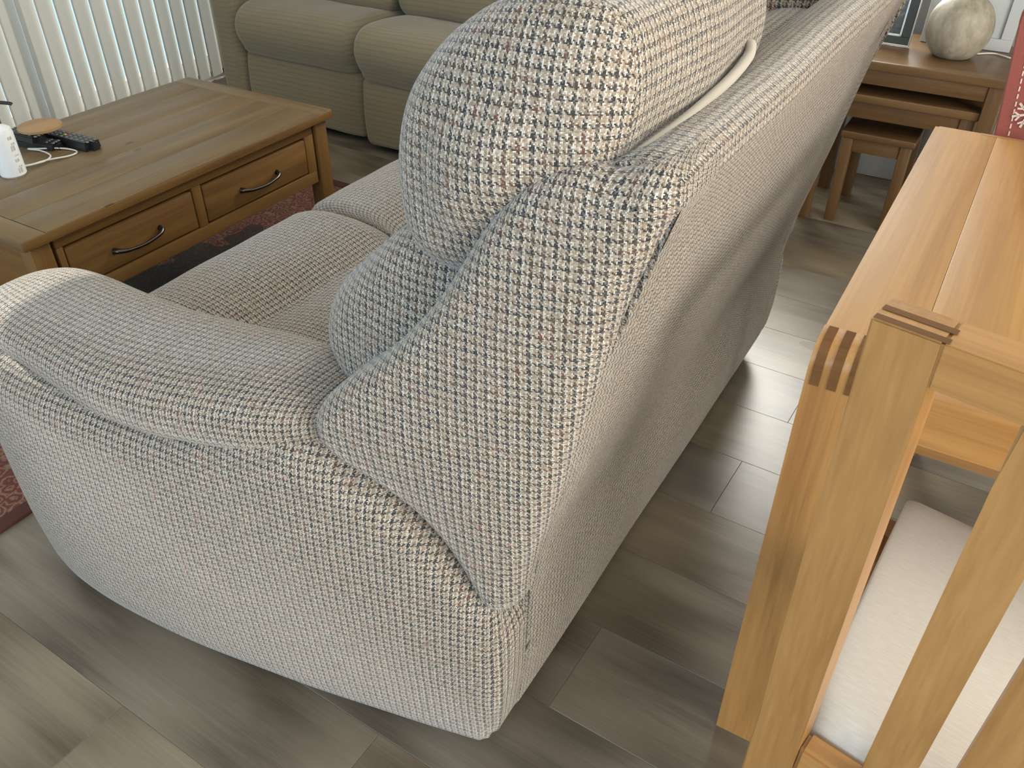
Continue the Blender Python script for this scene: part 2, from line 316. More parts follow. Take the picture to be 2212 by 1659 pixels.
def grid_obj(name, rows, mat, parent, closed_row=True, caps=True, capaxis='Y', puff=0.0, uvoff=(0, 0), swap=False, endk=0):
    """rows: list of rings of Vectors; UVs in metres from arc length; end caps get flat UVs"""
    n = len(rows[0]); m = len(rows); vs = [v for g in rows for v in g]; fs, uv = [], []
    mid = rows[m // 2]; U = [0.0]
    for k in range(n): U.append(U[-1] + (mid[(k + 1) % n] - mid[k]).length)
    # v measured along the ring point that travels furthest on average
    Vv = [0.0]
    for i in range(m - 1): Vv.append(Vv[-1] + max((rows[i + 1][k] - rows[i][k]).length for k in range(0, n, max(1, n // 8))))
    last = n if closed_row else n - 1
    def flat(p): return Vector((p.x, p.z)) if capaxis == 'Y' else Vector((p.y, p.z))
    E = {}
    if endk:
        for base, idx in ((0, range(0, endk + 1)), (m - 1, range(m - 1, m - 2 - endk, -1))):
            c0 = flat(sum(rows[base], Vector()) / n)
            for k in range(n):
                b0 = flat(rows[base][k]); d0 = (b0 - c0).normalized(); L_ = 0.0; pv = rows[base][k]
                for i in idx: L_ += (rows[i][k] - pv).length; pv = rows[i][k]; E[(i, k, base)] = tuple(b0 + d0 * L_)
    for i in range(m - 1):
        for k in range(last):
            k2 = (k + 1) % n; fs.append((i * n + k, i * n + k2, (i + 1) * n + k2, (i + 1) * n + k))
            eb = 0 if i < endk else (m - 1 if i >= m - 1 - endk else None)
            if endk and eb is not None: uv.append([E[(a, b, eb)] for a, b in ((i, k), (i, k2), (i + 1, k2), (i + 1, k))]); continue
            q = [(U[k], Vv[i]), (U[k + 1], Vv[i]), (U[k + 1], Vv[i + 1]), (U[k], Vv[i + 1])]
            uv.append([(b + uvoff[0], a + uvoff[1]) if not swap else (a + uvoff[0], b + uvoff[1]) for a, b in q])
    if caps:
        for end, ri in ((0, 0), (1, m - 1)):
            ring = rows[ri]; c = sum(ring, Vector()) / n; out = (c - sum(rows[1 if end == 0 else m - 2], Vector()) / n)
            out = out.normalized() if out.length > 1e-6 else Vector((0, 0, 1)); prev = [ri * n + k for k in range(n)]
            def fl(p): return (p.x, p.z) if capaxis == 'Y' else (p.y, p.z)
            R = 6
            for s in range(1, R):
                f = 1 - s / R; st = len(vs)
                for k in range(n): vs.append(c + (ring[k] - c) * f + out * puff * (1 - f * f))
                cur = [st + k for k in range(n)]
                for k in range(n):
                    k2 = (k + 1) % n; f4 = (prev[k], prev[k2], cur[k2], cur[k]); f4 = f4 if end else f4[::-1]
                    fs.append(f4[::-1] if False else f4); uv.append([fl(vs[x]) for x in f4])
                prev = cur
            vs.append(c + out * puff); ci = len(vs) - 1
            for k in range(n):
                k2 = (k + 1) % n; f3 = (prev[k], prev[k2], ci); f3 = f3 if end else f3[::-1]; fs.append(f3); uv.append([fl(vs[x]) for x in f3])
    o = obj(name, vs, fs, mat, parent, uvs=uv, smooth=True)
    bm = bmesh.new(); bm.from_mesh(o.data); bmesh.ops.recalc_face_normals(bm, faces=bm.faces); bm.to_mesh(o.data); bm.free()
    return o
def wob(p, amp, sc_=6.0, seed=0.0):
    return noise.noise_vector(Vector((p.x * sc_ + seed, p.y * sc_ - seed, p.z * sc_))) * amp
def cushion(name, prof, a0, a1, mat, parent, axis='Y', r=0.06, n=72, m=18, amp=0.004, seed=0.0, puff=0.012, closed=True, crown=0.0, smoothing=6, deform=None, swap=False, rk=1.0, endk=5):
    """rounded pillow: closed profile in the plane across AXIS, swept from a0 to a1 with rounded ends"""
    pr = resample(catmull([Vector((p[0], 0, p[1])) for p in prof], smoothing, True), n, True)
    c = sum(pr, Vector()) / n; size = sum((p - c).length for p in pr) / n
    st = []
    for k in range(7): th = math.pi / 2 * k / 6; st.append((a0 + r * (1 - math.sin(th)) if False else a0 + r * (1 - math.cos(math.pi / 2 - th) * 1.0) if False else a0 + r * (1 - math.cos(th)), 1 - rk * r / size * (1 - math.sin(th))))
    L = a1 - a0 - 2 * r
    for k in range(1, m): st.append((a0 + r + L * k / m, 1 + crown * math.sin(math.pi * k / m)))
    for k in range(6, -1, -1): th = math.pi / 2 * k / 6; st.append((a1 - r * (1 - math.cos(th)), 1 - rk * r / size * (1 - math.sin(th))))
    rows = []
    for y, s in st:
        g = []
        for p in pr:
            q = c + (p - c) * s; v = Vector((q.x, y, q.z)) if axis == 'Y' else Vector((y, q.x, q.z))
            v = v + wob(v, amp, 7.0, seed)
            if deform: v = deform(v)
            g.append(v)
        rows.append(g)
    return grid_obj(name, rows, mat, parent, True, True, axis, puff, swap=swap, endk=endk)

# ================================================================== room shell
X0, X1, Y0, Y1, ZC = -3.56, 2.45, -1.95, 3.35, 2.40
fl = box('floor', X0 - .1, X1 + .1, Y0 - .1, Y1 + .1, -0.12, -0.012, FELT, bev=0); tag(fl, 'grey oak laminate plank floor', 'floor', kind='structure')
del fl['category']
BA = math.radians(-1.7); ca, sa = math.cos(BA), math.sin(BA); PW, PL = 0.1925, 1.383
known = {2.053: -0.298, 0.325: -0.986, 0.910: -0.381}
rowtops = [0.910 + PW * k for k in range(-17, 16)]
def plank_mesh(x0, x1, y0, y1):
    # top bevelled board, thickness 12 mm
    b, z0, z1 = 0.0006, -0.012, 0.0
    vs = [(x0, y0, z0), (x1, y0, z0), (x1, y1, z0), (x0, y1, z0), (x0, y0, z1 - b), (x1, y0, z1 - b), (x1, y1, z1 - b), (x0, y1, z1 - b), (x0 + b, y0 + b, z1), (x1 - b, y0 + b, z1), (x1 - b, y1 - b, z1), (x0 + b, y1 - b, z1)]
    fs = [(0, 1, 5, 4), (1, 2, 6, 5), (2, 3, 7, 6), (3, 0, 4, 7), (4, 5, 9, 8), (5, 6, 10, 9), (6, 7, 11, 10), (7, 4, 8, 11), (8, 9, 10, 11), (3, 2, 1, 0)]
    me = bpy.data.meshes.new('plank'); me.from_pydata(vs, [], fs); me.materials.append(FLOOR); return me
full_plank = plank_mesh(0, PL - .0003, -PW + .0003, 0)
rr = random.Random(5)
for i, vt in enumerate(rowtops):
    st = rr.uniform(0, PL)
    for kv, ku in known.items():
        if abs(vt - kv) < 0.05: st = ku % PL
    ulo, uhi = X0 - 0.02, X1 + 0.02
    u = st + PL * math.floor((ulo - st) / PL)
    while u < uhi:
        a, b = max(u, ulo), min(u + PL, uhi)
        if b - a > 0.03:
            if b - a > PL - 1e-4: me = full_plank
            else: me = plank_mesh(0, b - a - .0003, -PW + .0003, 0)
            cx, cy = ca * a - sa * vt, sa * a + ca * vt
            if Y0 - .12 < cy < Y1 + .30 and cy - .2 - .05 * 0 < Y1 + .05:
                o = bpy.data.objects.new('plank', me); link(o, fl); o.location = (cx, cy, 0); o.rotation_euler = (0, 0, BA)
        u += PL
def wall(name, axis, pos, th, a0, a1, openings, mat):
    """wall slab with rectangular openings (a0,a1,z0,z1)"""
    vs, fs = [], []
    al = sorted({a0, a1, *[q for o in openings for q in o[:2]]}); zl = sorted({0.0, ZC, *[q for o in openings for q in o[2:]]})
    bm = bmesh.new()
    for i in range(len(al) - 1):
        for j in range(len(zl) - 1):
            ma, mz = (al[i] + al[i + 1]) / 2, (zl[j] + zl[j + 1]) / 2
            if any(o[0] < ma < o[1] and o[2] < mz < o[3] for o in openings): continue
            r = bmesh.ops.create_cube(bm, size=1)
            for v in r['verts']:
                a = al[i] + (v.co.x + .5) * (al[i + 1] - al[i]); t = pos + (v.co.y + .5) * th; z = zl[j] + (v.co.z + .5) * (zl[j + 1] - zl[j])
                v.co = Vector((a, t, z)) if axis == 'Y' else Vector((t, a, z))
    bmesh.ops.remove_doubles(bm, verts=bm.verts, dist=1e-5)
    o = from_bm(name, bm, mat); return tag(o, kind='structure')
wall('wall_left', 'X', X0 - .12, .12, Y0, Y1, [(0.95, 3.05, 0.02, 2.05), (0.46, 0.76, 1.70, 1.910), (-1.60, 0.20, 0.60, 2.10)], WALL)
wall('wall_far', 'Y', Y1, .12, X0 - .12, X1 + .12, [(-1.30, -0.34, 0.66, 2.05)], GREYWALL)
wall('wall_near', 'Y', Y0 - .12, .12, X0 - .12, X1 + .12, [(-2.40, 0.70, 0.90, 2.10)], WALL)
wall('wall_right', 'X', X1, .12, Y0, Y1, [(-1.45, 1.75, 0.04, 2.20)], WALL)
tag(box('ceiling', X0 - .12, X1 + .12, Y0 - .12, Y1 + .12, ZC, ZC + .1, CEIL, bev=0), kind='structure')
def window(name, axis, pos, a0, a1, z0, z1, mull=1):
    bm = bmesh.new(); w = .05
    def part(p0, p1, q0, q1, d=.06):
        r = bmesh.ops.create_cube(bm, size=1)
        for v in r['verts']:
            a = p0 + (v.co.x + .5) * (p1 - p0); t = pos + v.co.y * d; z = q0 + (v.co.z + .5) * (q1 - q0); v.co = Vector((a, t, z)) if axis == 'Y' else Vector((t, a, z))
    part(a0, a1, z0, z0 + w); part(a0, a1, z1 - w, z1); part(a0, a0 + w, z0, z1); part(a1 - w, a1, z0, z1)
    for k in range(1, mull + 1): c = a0 + (a1 - a0) * k / (mull + 1); part(c - w * .6, c + w * .6, z0, z1)
    o = from_bm(name, bm, WHITE); tag(o, kind='structure')
    for k in range(mull + 1):
        p0 = a0 + (a1 - a0) * k / (mull + 1); p1 = a0 + (a1 - a0) * (k + 1) / (mull + 1)
        v = [(p0, z0), (p1, z0), (p1, z1), (p0, z1)]
        vs = [(a, pos, z) if axis == 'Y' else (pos, a, z) for a, z in v]
        obj('pane', vs, [(0, 1, 2, 3)], GLASS, o)
    return o
window('window_1', 'X', X0 - .06, 0.95, 3.05, 0.02, 2.05, 1)
window('window_2', 'Y', Y1 + .06, -1.30, -0.34, 0.66, 2.05, 0)
window('window_3', 'Y', Y0 - .06, -2.40, 0.70, 0.90, 2.10, 3)
window('added_sun_slot', 'X', X0 - .06, 0.46, 0.76, 1.70, 1.910, 0)  # unseen opening, added and sized so a sun beam lands on the arm
window('added_fill_opening', 'X', X0 - .06, -1.60, 0.20, 0.60, 2.10, 1)  # unseen opening added for the cool left fill light
window('window_5', 'X', X1 + .06, -1.45, 1.75, 0.04, 2.20, 2)
for nm, (a, b, c, d) in {'baseboard_far': (X0, X1, Y1 - .015, Y1), 'baseboard_near': (X0, X1, Y0, Y0 + .015)}.items():
    tag(box(nm, a, b, c, d, 0.001, .10, GREYWALL, bev=.003), kind='structure')
tag(box('baseboard_left', X0, X0 + .015, Y0 + .02, 0.93, 0.001, .10, WHITE, bev=.003), kind='structure')
tag(box('baseboard_right', X1 - .015, X1, 1.80, Y1 - .02, 0.001, .10, WHITE, bev=.003), kind='structure')

# ================================================================== houndstooth sofa
YM = 1.275                                    # mirror plane of the two-seater
def mir(v): return Vector((v[0], 2 * YM - v[1], v[2]))
SB = Vector((-0.85, YM, 0.0))
sofa = thing('sofa', 'compact two-seat sofa in grey and brown houndstooth fabric, seen from behind', 'sofa', loc=SB)
WS = 0.20                                     # flare of the wing side
def wingplane(x, y):                          # pixel -> point on the wing's outer plane  Y = .60 + WS*(X+.4)
    d = ray(x, y); t = (0.60 + WS * 0.4) / (d.y - WS * d.x); return CAM + d * t
rear_prof = [(-0.415, 0.03), (-0.380, 0.085), (-0.368, 0.20), (-0.366, 0.34), (-0.352, 0.44), (-0.318, 0.58), (-0.286, 0.74), (-0.258, 0.87), (-0.230, 0.945), (-0.216, 0.975)]
def rear_x(z):
    for (xa, za), (xb, zb) in zip(rear_prof, rear_prof[1:]):
        if z <= zb: return xa + (xb - xa) * max(0, (z - za)) / (zb - za)
    return rear_prof[-1][0]
# --- backrest panel
bp = rear_prof + [(-0.222, 0.995), (-0.245, 1.006), (-0.275, 1.003), (-0.305, 0.985), (-0.325, 0.95), (-0.35, 0.80), (-0.40, 0.50), (-0.47, 0.20), (-0.48, 0.03)]
pr = resample([Vector((x, 0, z)) for x, z in bp], 90, True)
rows = []
for k in range(41):
    y = 0.660 + (2 * YM - 1.32) * k / 40
    t = k / 40; inn = 0.006 * math.sin(math.pi * t)
    g = []
    for p in pr:
        ed = max(0.0, 1 - min(t, 1 - t) / .06); q_ = Vector((-.34, 0, .5)); p_ = p + (q_ - p).normalized() * .0022 * ed
        v = Vector((p_.x, y, p_.z)); v += wob(v, 0.003, 4.0, 3.1)
        g.append(v)
    rows.append(g)
grid_obj('back_panel', rows, HT, sofa, True, True, 'Y', 0.0)
# --- wing side panels
wing_px = [(1300, 391), (1230, 371), (1160, 385), (1100, 420), (1040, 482), (985, 562), (930, 650), (870, 722), (790, 796), (710, 848), (672, 885), (656, 920), (668, 962), (710, 1003), (790, 1055), (870, 1112), (930, 1172), (975, 1235), (1008, 1292), (1032, 1325)]
wl = [wingplane(*p) for p in wing_px]
wl2 = [Vector((p.x, p.z)) for p in wl]
tipz = wl2[-1].y
out = list(wl2)
out.append(Vector((rear_x(tipz + .0) - .018, tipz - .004)))
for z in (tipz + .02, .42, .48, .54, .60, .66, .72, .78, .84, .90, .945, .97): out.append(Vector((rear_x(z), z)))
out += [Vector((-0.224, .992)), Vector((-0.246, 1.003))]
poly = resample([Vector((p.x, 0, p.z)) for p in catmull([Vector((q.x, 0, q.y)) for q in out], 4, True)], 150, True)
def padded_panel(name, poly, yfun, thick, r, mat, parent, flip=False, dome=0.008, extra=0.0):
    n = len(poly); P = [Vector((p.x, p.z)) for p in poly]
    area2 = sum(P[i].x * P[(i + 1) % n].y - P[(i + 1) % n].x * P[i].y for i in range(n)); sgn = 1 if area2 > 0 else -1
    N = []
    for i in range(n):
        t = (P[(i + 2) % n] - P[i - 2]).normalized(); N.append(Vector((t.y, -t.x)) * sgn)
    ins = [P[i] - N[i] * r for i in range(n)]
    for _ in range(4): ins = [(ins[i - 1] + ins[i] * 2 + ins[(i + 1) % n]) / 4 for i in range(n)]
    vs, uvp = [], []
    K = 7
    for k in range(K + 1):                                   # from the face edge round to the side, then back
        th = math.pi / 2 * k / K
        for i in range(n):
            q = ins[i] + (P[i] - ins[i]) * math.sin(th); y = yfun(q.x, q.y) + r * (1 - math.cos(th))
            vs.append(Vector((q.x, y, q.y))); u = ins[i] + N[i] * (r * th); uvp.append((u.x, u.y))
    for k in (1, 2):
        for i in range(n):
            vs.append(Vector((P[i].x, yfun(P[i].x, P[i].y) + r + (thick - r) * k / 2, P[i].y))); u = ins[i] + N[i] * (r * 1.57 + (thick - r) * k / 2); uvp.append((u.x, u.y))
    fs = []
    for k in range(K + 2):
        for i in range(n): j = (i + 1) % n; fs.append((k * n + i, k * n + j, (k + 1) * n + j, (k + 1) * n + i))
    # interior of the face
    def dist(q): return min((q - a).length for a in ins)
    def inside(q):
        c = False
        for i in range(n):
            a, b = ins[i], ins[i - 1]
            if (a.y > q.y) != (b.y > q.y) and q.x < (b.x - a.x) * (q.y - a.y) / (b.y - a.y) + a.x: c = not c
        return c
    pts = list(ins); xs = [p.x for p in ins]; zs = [p.y for p in ins]; h = 0.018; x = min(xs)
    while x < max(xs):
        z = min(zs)
        while z < max(zs):
            q = Vector((x, z))
            if inside(q) and dist(q) > h * .6: pts.append(q)
            z += h
        x += h
    res = delaunay_2d_cdt(pts, [(i, (i + 1) % n) for i in range(n)], [list(range(n))], 1, 1e-6)
    o0 = len(vs)
    for q in res[0]:
        d = min(dist(q), 0.10); vs.append(Vector((q.x, yfun(q.x, q.y) - dome * (1 - (1 - d / .10) ** 2), q.y))); uvp.append((q.x, q.y))
    for f in res[2]: fs.append(tuple(o0 + i for i in f))
    vs2 = [mir(v) for v in vs] if flip else vs
    o = obj(name, vs2, fs, mat, parent, uvs=[[uvp[i] for i in f] for f in fs], smooth=True)
    bm = bmesh.new(); bm.from_mesh(o.data); bmesh.ops.remove_doubles(bm, verts=bm.verts, dist=1e-5); bmesh.ops.recalc_face_normals(bm, faces=bm.faces); bm.to_mesh(o.data); bm.free()
    return o
wy = lambda x, z: 0.60 + WS * (x + 0.4)
padded_panel('wing_panel', poly, wy, 0.11, 0.034, HT, sofa); padded_panel('wing_panel', poly, wy, 0.11, 0.034, HT, sofa, flip=True)
# --- arms: plan curve of the foot, top follows the wing then the pad
plan = [(-0.366, 0.70), (-0.368, 0.650), (-0.376, 0.620), (-0.398, 0.602), (-0.46, 0.586), (-0.52, 0.572), (-0.60, 0.555), (-0.68, 0.539), (-0.82, 0.515), (-0.96, 0.494), (-1.13, 0.481), (-1.24, 0.484), (-1.31, 0.500), (-1.345, 0.530), (-1.357, 0.57), (-1.36, 0.63), (-1.36, 0.70)]
low = sorted([(p.x, p.z) for p in wl[11:]])
def arm_top(x):
    if x < low[0][0]:
        f = min(1, (low[0][0] - x) / .30); f = f * f * (3 - 2 * f); return (low[0][1] - .02) * (1 - f) + (0.520 + .012 * max(0, (-1.0 - x) / .3)) * f
    for (xa, za), (xb, zb) in zip(low, low[1:]):
        if x <= xb: return za + (zb - za) * (x - xa) / (xb - xa)
    return low[-1][1]
_at = [(-1.4 + .01 * k, arm_top(-1.4 + .01 * k)) for k in range(110)]
for _ in range(30): _at = [(x, (_at[max(i - 1, 0)][1] + z + _at[min(i + 1, 109)][1]) / 3) for i, (x, z) in enumerate(_at)]
def arm_top(x): return _at[min(109, max(0, int(round((x + 1.4) / .01))))][1]
pc = resample(catmull([Vector((a, b, 0)) for a, b in plan], 6), 70)
rows = []; N = len(pc)
for i, p in enumerate(pc):
    t = (pc[min(i + 1, N - 1)] - pc[max(i - 1, 0)]).normalized(); nin = Vector((t.y, -t.x, 0))      # towards the seat
    if nin.y < 0 and p.x > -1.3: nin = -nin
    zt = arm_top(p.x) - 0.004; R = 0.055; g = []
    g.append(p + nin * 0.05 + Vector((0, 0, .035))); g.append(p + nin * .012 + Vector((0, 0, .030))); g.append(p + nin * .001 + Vector((0, 0, .040)))
    for k in range(1, 15):
        s = k / 14; z = .04 + (zt - R - .04) * s; g.append(p - nin * (0.012 * math.sin(math.pi * min(1, s * .9 + .05))) + Vector((0, 0, z)))
    for k in range(1, 8):
        th = math.pi / 2 * k / 7; g.append(p + nin * (R * (1 - math.cos(th))) + Vector((0, 0, zt - R + R * math.sin(th))))
    for k in (1, 2, 3): g.append(p + nin * (R + .03 * k) + Vector((0, 0, zt + .002 * k)))
    g = [v + wob(v, .0025, 5, 1.7) for v in g]
    for v in g:
        lim = rear_x(v.z) - .001
        if v.x > lim: v.x = lim
    rows.append(g)
def arm(flip):
    R_ = [[mir(v) for v in g] for g in rows] if flip else rows
    pu = [0.0]
    for a, b in zip(pc, pc[1:]): pu.append(pu[-1] + (b - a).length)
    vs, fs, uv, vt = [], [], [], []
    for g, u in zip(R_, pu):
        L = 0.0
        for q, v in enumerate(g):
            if q: L += (v - g[q - 1]).length
            vs.append(v); vt.append((u, L))
    n = len(R_[0])
    for i in range(len(R_) - 1):
        for q in range(n - 1): f = (i * n + q, i * n + q + 1, (i + 1) * n + q + 1, (i + 1) * n + q); fs.append(f[::-1] if flip else f); uv.append([vt[x] for x in fs[-1]])
    return obj('arm_panel', vs, fs, HT, sofa, uvs=uv, smooth=True)
arm(False); arm(True)
# --- arm pads
def pad(flip):
    st = [(-1.350, .0), (-1.347, .35), (-1.334, .62), (-1.308, .84), (-1.27, .95), (-1.21, 1.0), (-1.12, 1.0), (-1.0, 1.0), (-.90, .99), (-.82, .96), (-.75, .90), (-.70, .82), (-.66, .68), (-.63, .48), (-.615, .22)]
    rows_ = []
    for x, s in st:
        yc = 0.607 + 0.035 * max(0, (x + 1.0) / .4) + .008 * max(0, (-1.1 - x) / .25); fr = min(1, max(0, (x + 1.30) / .35)); yc += .012 * (1 - fr); hw, hh = (.104 + .010 * fr) * max(s, .02), (.029 + .031 * fr) * max(s ** .8, .02); zc = .563 - .011 * fr + .040 * max(0, (x + .95) / .35)
        g = []
        for k in range(48):
            a = 2 * math.pi * k / 48; c_, s_ = math.cos(a), math.sin(a); e = 2 / 2.7
            dy = hw * math.copysign(abs(c_) ** e, c_); dz = hh * math.copysign(abs(s_) ** e, s_)
            v = Vector((x, yc + dy, zc + dz - .09 * dy * 0)); v += wob(v, .004, 6, 8.2); g.append(mir(v) if flip else v)
        rows_.append(g)
    fine = []
    for i in range(len(rows_) - 1):
        for q in range(4):
            t = q / 4; fine.append([catmull_pt(rows_, i, k, t) for k in range(48)])
    fine.append(rows_[-1])
    grid_obj('arm_pad', fine, HT, sofa, True, True, 'X', 0.0)
def catmull_pt(R_, i, k, t):
    g = lambda q: R_[min(max(q, 0), len(R_) - 1)][k]
    p0, p1, p2, p3 = g(i - 1), g(i), g(i + 1), g(i + 2)
    return 0.5 * ((2 * p1) + (p2 - p0) * t + (2 * p0 - 5 * p1 + 4 * p2 - p3) * t * t + (3 * p1 - p0 - 3 * p2 + p3) * t ** 3)
pad(False); pad(True)
# --- cushions
head = [(-.538, .87), (-.540, .95), (-.518, 1.025), (-.474, 1.075), (-.415, 1.108), (-.355, 1.122), (-.318, 1.118), (-.298, 1.105), (-.286, 1.082), (-.279, 1.03), (-.296, .968), (-.36, .89), (-.44, .83), (-.505, .825)]
lumb = [(-.48, .565), (-.58, .545), (-.655, .575), (-.697, .635), (-.698, .69), (-.668, .745), (-.61, .80), (-.55, .85), (-.49, .875), (-.43, .83), (-.42, .70), (-.43, .60)]
seatp = [(-1.00, .30), (-1.26, .30), (-1.318, .34), (-1.335, .40), (-1.318, .452), (-1.26, .482), (-1.17, .488), (-1.10, .474), (-1.055, .452), (-1.01, .462), (-.93, .476), (-.80, .478), (-.66, .47), (-.58, .44), (-.58, .34), (-.75, .30)]
for y0, y1, sd in ((0.628, 1.100, 2.0), (1.430, 1.922, 5.0)):
    cushion('headrest_cushion', head, y0, y1, HT, sofa, r=.070, amp=.006, seed=sd, puff=.022, crown=.015)
for y0, y1, sd in ((0.650, 1.270, 3.0), (1.280, 1.90, 6.0)):
    cushion('lumbar_cushion', lumb, y0, y1, HT, sofa, r=.07, amp=.005, seed=sd, puff=.012, crown=.02)
for y0, y1, sd in ((0.69, 1.273, 4.0), (1.277, 1.86, 7.0)):
    cushion('seat_cushion', seatp, y0, y1, HT, sofa, r=.05, amp=.004, seed=sd, puff=.004, crown=.0, endk=0)
pp_ = [onx(x, y, X) for x, y, X in ((1596, 112, -.290), (1612, 99, -.280), (1622, 98, -.274), (1616, 124, -.270), (1582, 166, -.268), (1532, 214, -.268), (1472, 266, -.269), (1402, 318, -.275), (1350, 356, -.285))]
tube('piping', pp_, .006, PIPING, sofa, 10, 8)
# inner back padding and base front
cushion('inner_back', [(-.30, .94), (-.33, .97), (-.40, .95), (-.47, .86), (-.50, .70), (-.52, .50), (-.50, .36), (-.40, .36), (-.36, .60), (-.32, .80)], .66, 1.89, HT, sofa, r=.03, puff=0, amp=.002)
for y0, y1, sd in ((0.70, 1.273, 8.0), (1.277, 1.85, 9.0)):
    cushion('footrest_panel', [(-1.285, .05), (-1.30, .08), (-1.305, .18), (-1.298, .28), (-1.28, .315), (-1.20, .315), (-1.18, .18), (-1.20, .05)], y0, y1, HT, sofa, r=.03, amp=.003, seed=sd, puff=.002, endk=0)
box('base', -1.25, -.42, .66, 1.89, .035, .32, FELT, sofa, bev=.01)
for x in (-1.2, -.5):
    for y in (.66, 1.89): lathe('foot', (x, y, 0), [(.018, 0), (.022, .015), (.022, .04)], BLACK, sofa, 12)

# ================================================================== coffee table on the rug
RT = 0.008
rug = thing('rug', 'red floral patterned rug under the pine coffee table', 'rug', loc=(-2.1, 1.3, 0))
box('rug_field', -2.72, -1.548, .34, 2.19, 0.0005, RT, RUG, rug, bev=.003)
RB = plain('dark_red_binding', (0.065, 0.02, 0.014), 1.0)
for a in ((-2.75, -1.513, .30, .34), (-2.75, -1.513, 2.19, 2.23), (-2.75, -2.72, .34, 2.19), (-1.548, -1.513, .34, 2.19)): box('border', *a, 0.0005, RT + .001, RB, rug, bev=.002)
CX0, CX1, CY0, CY1, CZ = -2.298, -1.700, .836, 1.826, .462
ct = thing('coffee_table', 'rustic knotted pine coffee table with two drawers', 'table', loc=((CX0 + CX1) / 2, (CY0 + CY1) / 2, RT + .0008))
EB = .06
nb = 5; wdt = (CX1 - CX0) / nb
for k in range(nb): box('plank', CX0 + k * wdt + .0004, CX0 + (k + 1) * wdt - .0004, CY0 + EB, CY1 - EB, CZ - .024, CZ, PINETOP['Y'], ct, bev=.0012)
for a, b in ((CY0, CY0 + EB - .001), (CY1 - EB + .001, CY1)): box('end_board', CX0, CX1, a, b, CZ - .024, CZ, PINETOP['X'], ct, bev=.0035)
box('edge_moulding', CX1 - .004, CX1 + .0012, CY0 + .002, CY1 - .002, CZ - .0238, CZ - .0025, PINE['Y'], ct, bev=.001)
FZ1, FZ0 = CZ - .0245, .262
LX0, LX1 = CX0 + .012, CX1 - .012; LY0, LY1 = CY0 + .02, CY1 - .02; LW = .047
for a in (LX0, LX1 - LW):
    for b in (LY0, LY1 - LW): box('leg', a, a + LW, b, b + LW, RT + .0008, FZ1, PINE['Z'], ct, bev=.003)
FX = LX1 - .005                                 # face of the front frame, set back from the legs
ya, yb = LY0 + LW + .010, LY1 - LW - .010; ym = 1.312
box('top_rail', FX - .02, FX, ya, yb, .408, FZ1, PINE['Y'], ct, bev=.002); box('bottom_rail', FX - .02, FX, ya, yb, FZ0, .298, PINE['Y'], ct, bev=.002)
box('divider', FX - .02, FX, ym - .014, ym + .014, .298, .408, PINE['Z'], ct, bev=.001)
box('stile', FX - .02, FX, ya, ya + .016, .298, .408, PINE['Z'], ct, bev=.001); box('stile', FX - .02, FX, yb - .034, yb, .298, .408, PINE['Z'], ct, bev=.001)
box('back_rail', LX0 + .01, LX0 + .03, ya, yb, FZ0, FZ1, PINE['Y'], ct, bev=.002)
for b in (LY0 + .012, LY1 - .032): box('end_rail', LX0 + LW, LX1 - LW, b, b + .02, FZ0, FZ1, PINE['X'], ct, bev=.002)
box('carcass', LX0 + .035, FX - .03, ya, yb, FZ0 + .01, FZ1 - .004, FELT, ct, bev=0)
for y0, y1 in ((ya + .019, ym - .018), (ym + .018, yb - .037)):
    d = box('drawer', FX - .022, FX + .002, y0, y1, .303, .402, PINE['Y'], ct, bev=.004)
    c = (y0 + y1) / 2; hz = .350
    tube('handle', [(FX + .002, c - .068, hz - .004), (FX + .014, c - .064, hz - .003), (FX + .024, c - .045, hz - .006), (FX + .028, c, hz - .008), (FX + .024, c + .045, hz - .004), (FX + .014, c + .064, hz), (FX + .002, c + .068, hz)], .0065, DARKMETAL, d, 10, 6, rfun=lambda t: 1.35 - .75 * math.sin(math.pi * t))
# --- things on the coffee table
TZ = CZ
bt = thing('pump_bottle', 'white pump bottle with chrome collar and black nozzle on the coffee table', 'bottle', loc=(*onz(31, 377, TZ).xy, TZ))
bc = bt.location
body = lathe('bottle_body', bc, [(.026, 0), (.0295, .004), (.0295, .104), (.027, .114), (.020, .119), (.012, .1205), (.012, .124)], BOTTLE, bt)
lathe('collar', bc, [(.011, .122), (.0125, .124), (.0125, .138), (.006, .142), (.0045, .144), (.0045, .166)], CHROME, bt, 24)
hd = lathe('pump_head', bc, [(.0075, .164), (.009, .166), (.009, .176), (.007, .179)], BLACK, bt, 20)
tv = Vector((.74, .67, 0)); tube('nozzle', [bc + Vector((0, 0, .173)), bc + tv * .02 + Vector((0, 0, .1745)), bc + tv * .045 + Vector((0, 0, .171)), bc + tv * .05 + Vector((0, 0, .168))], .0042, BLACK, bt, 8, 5)
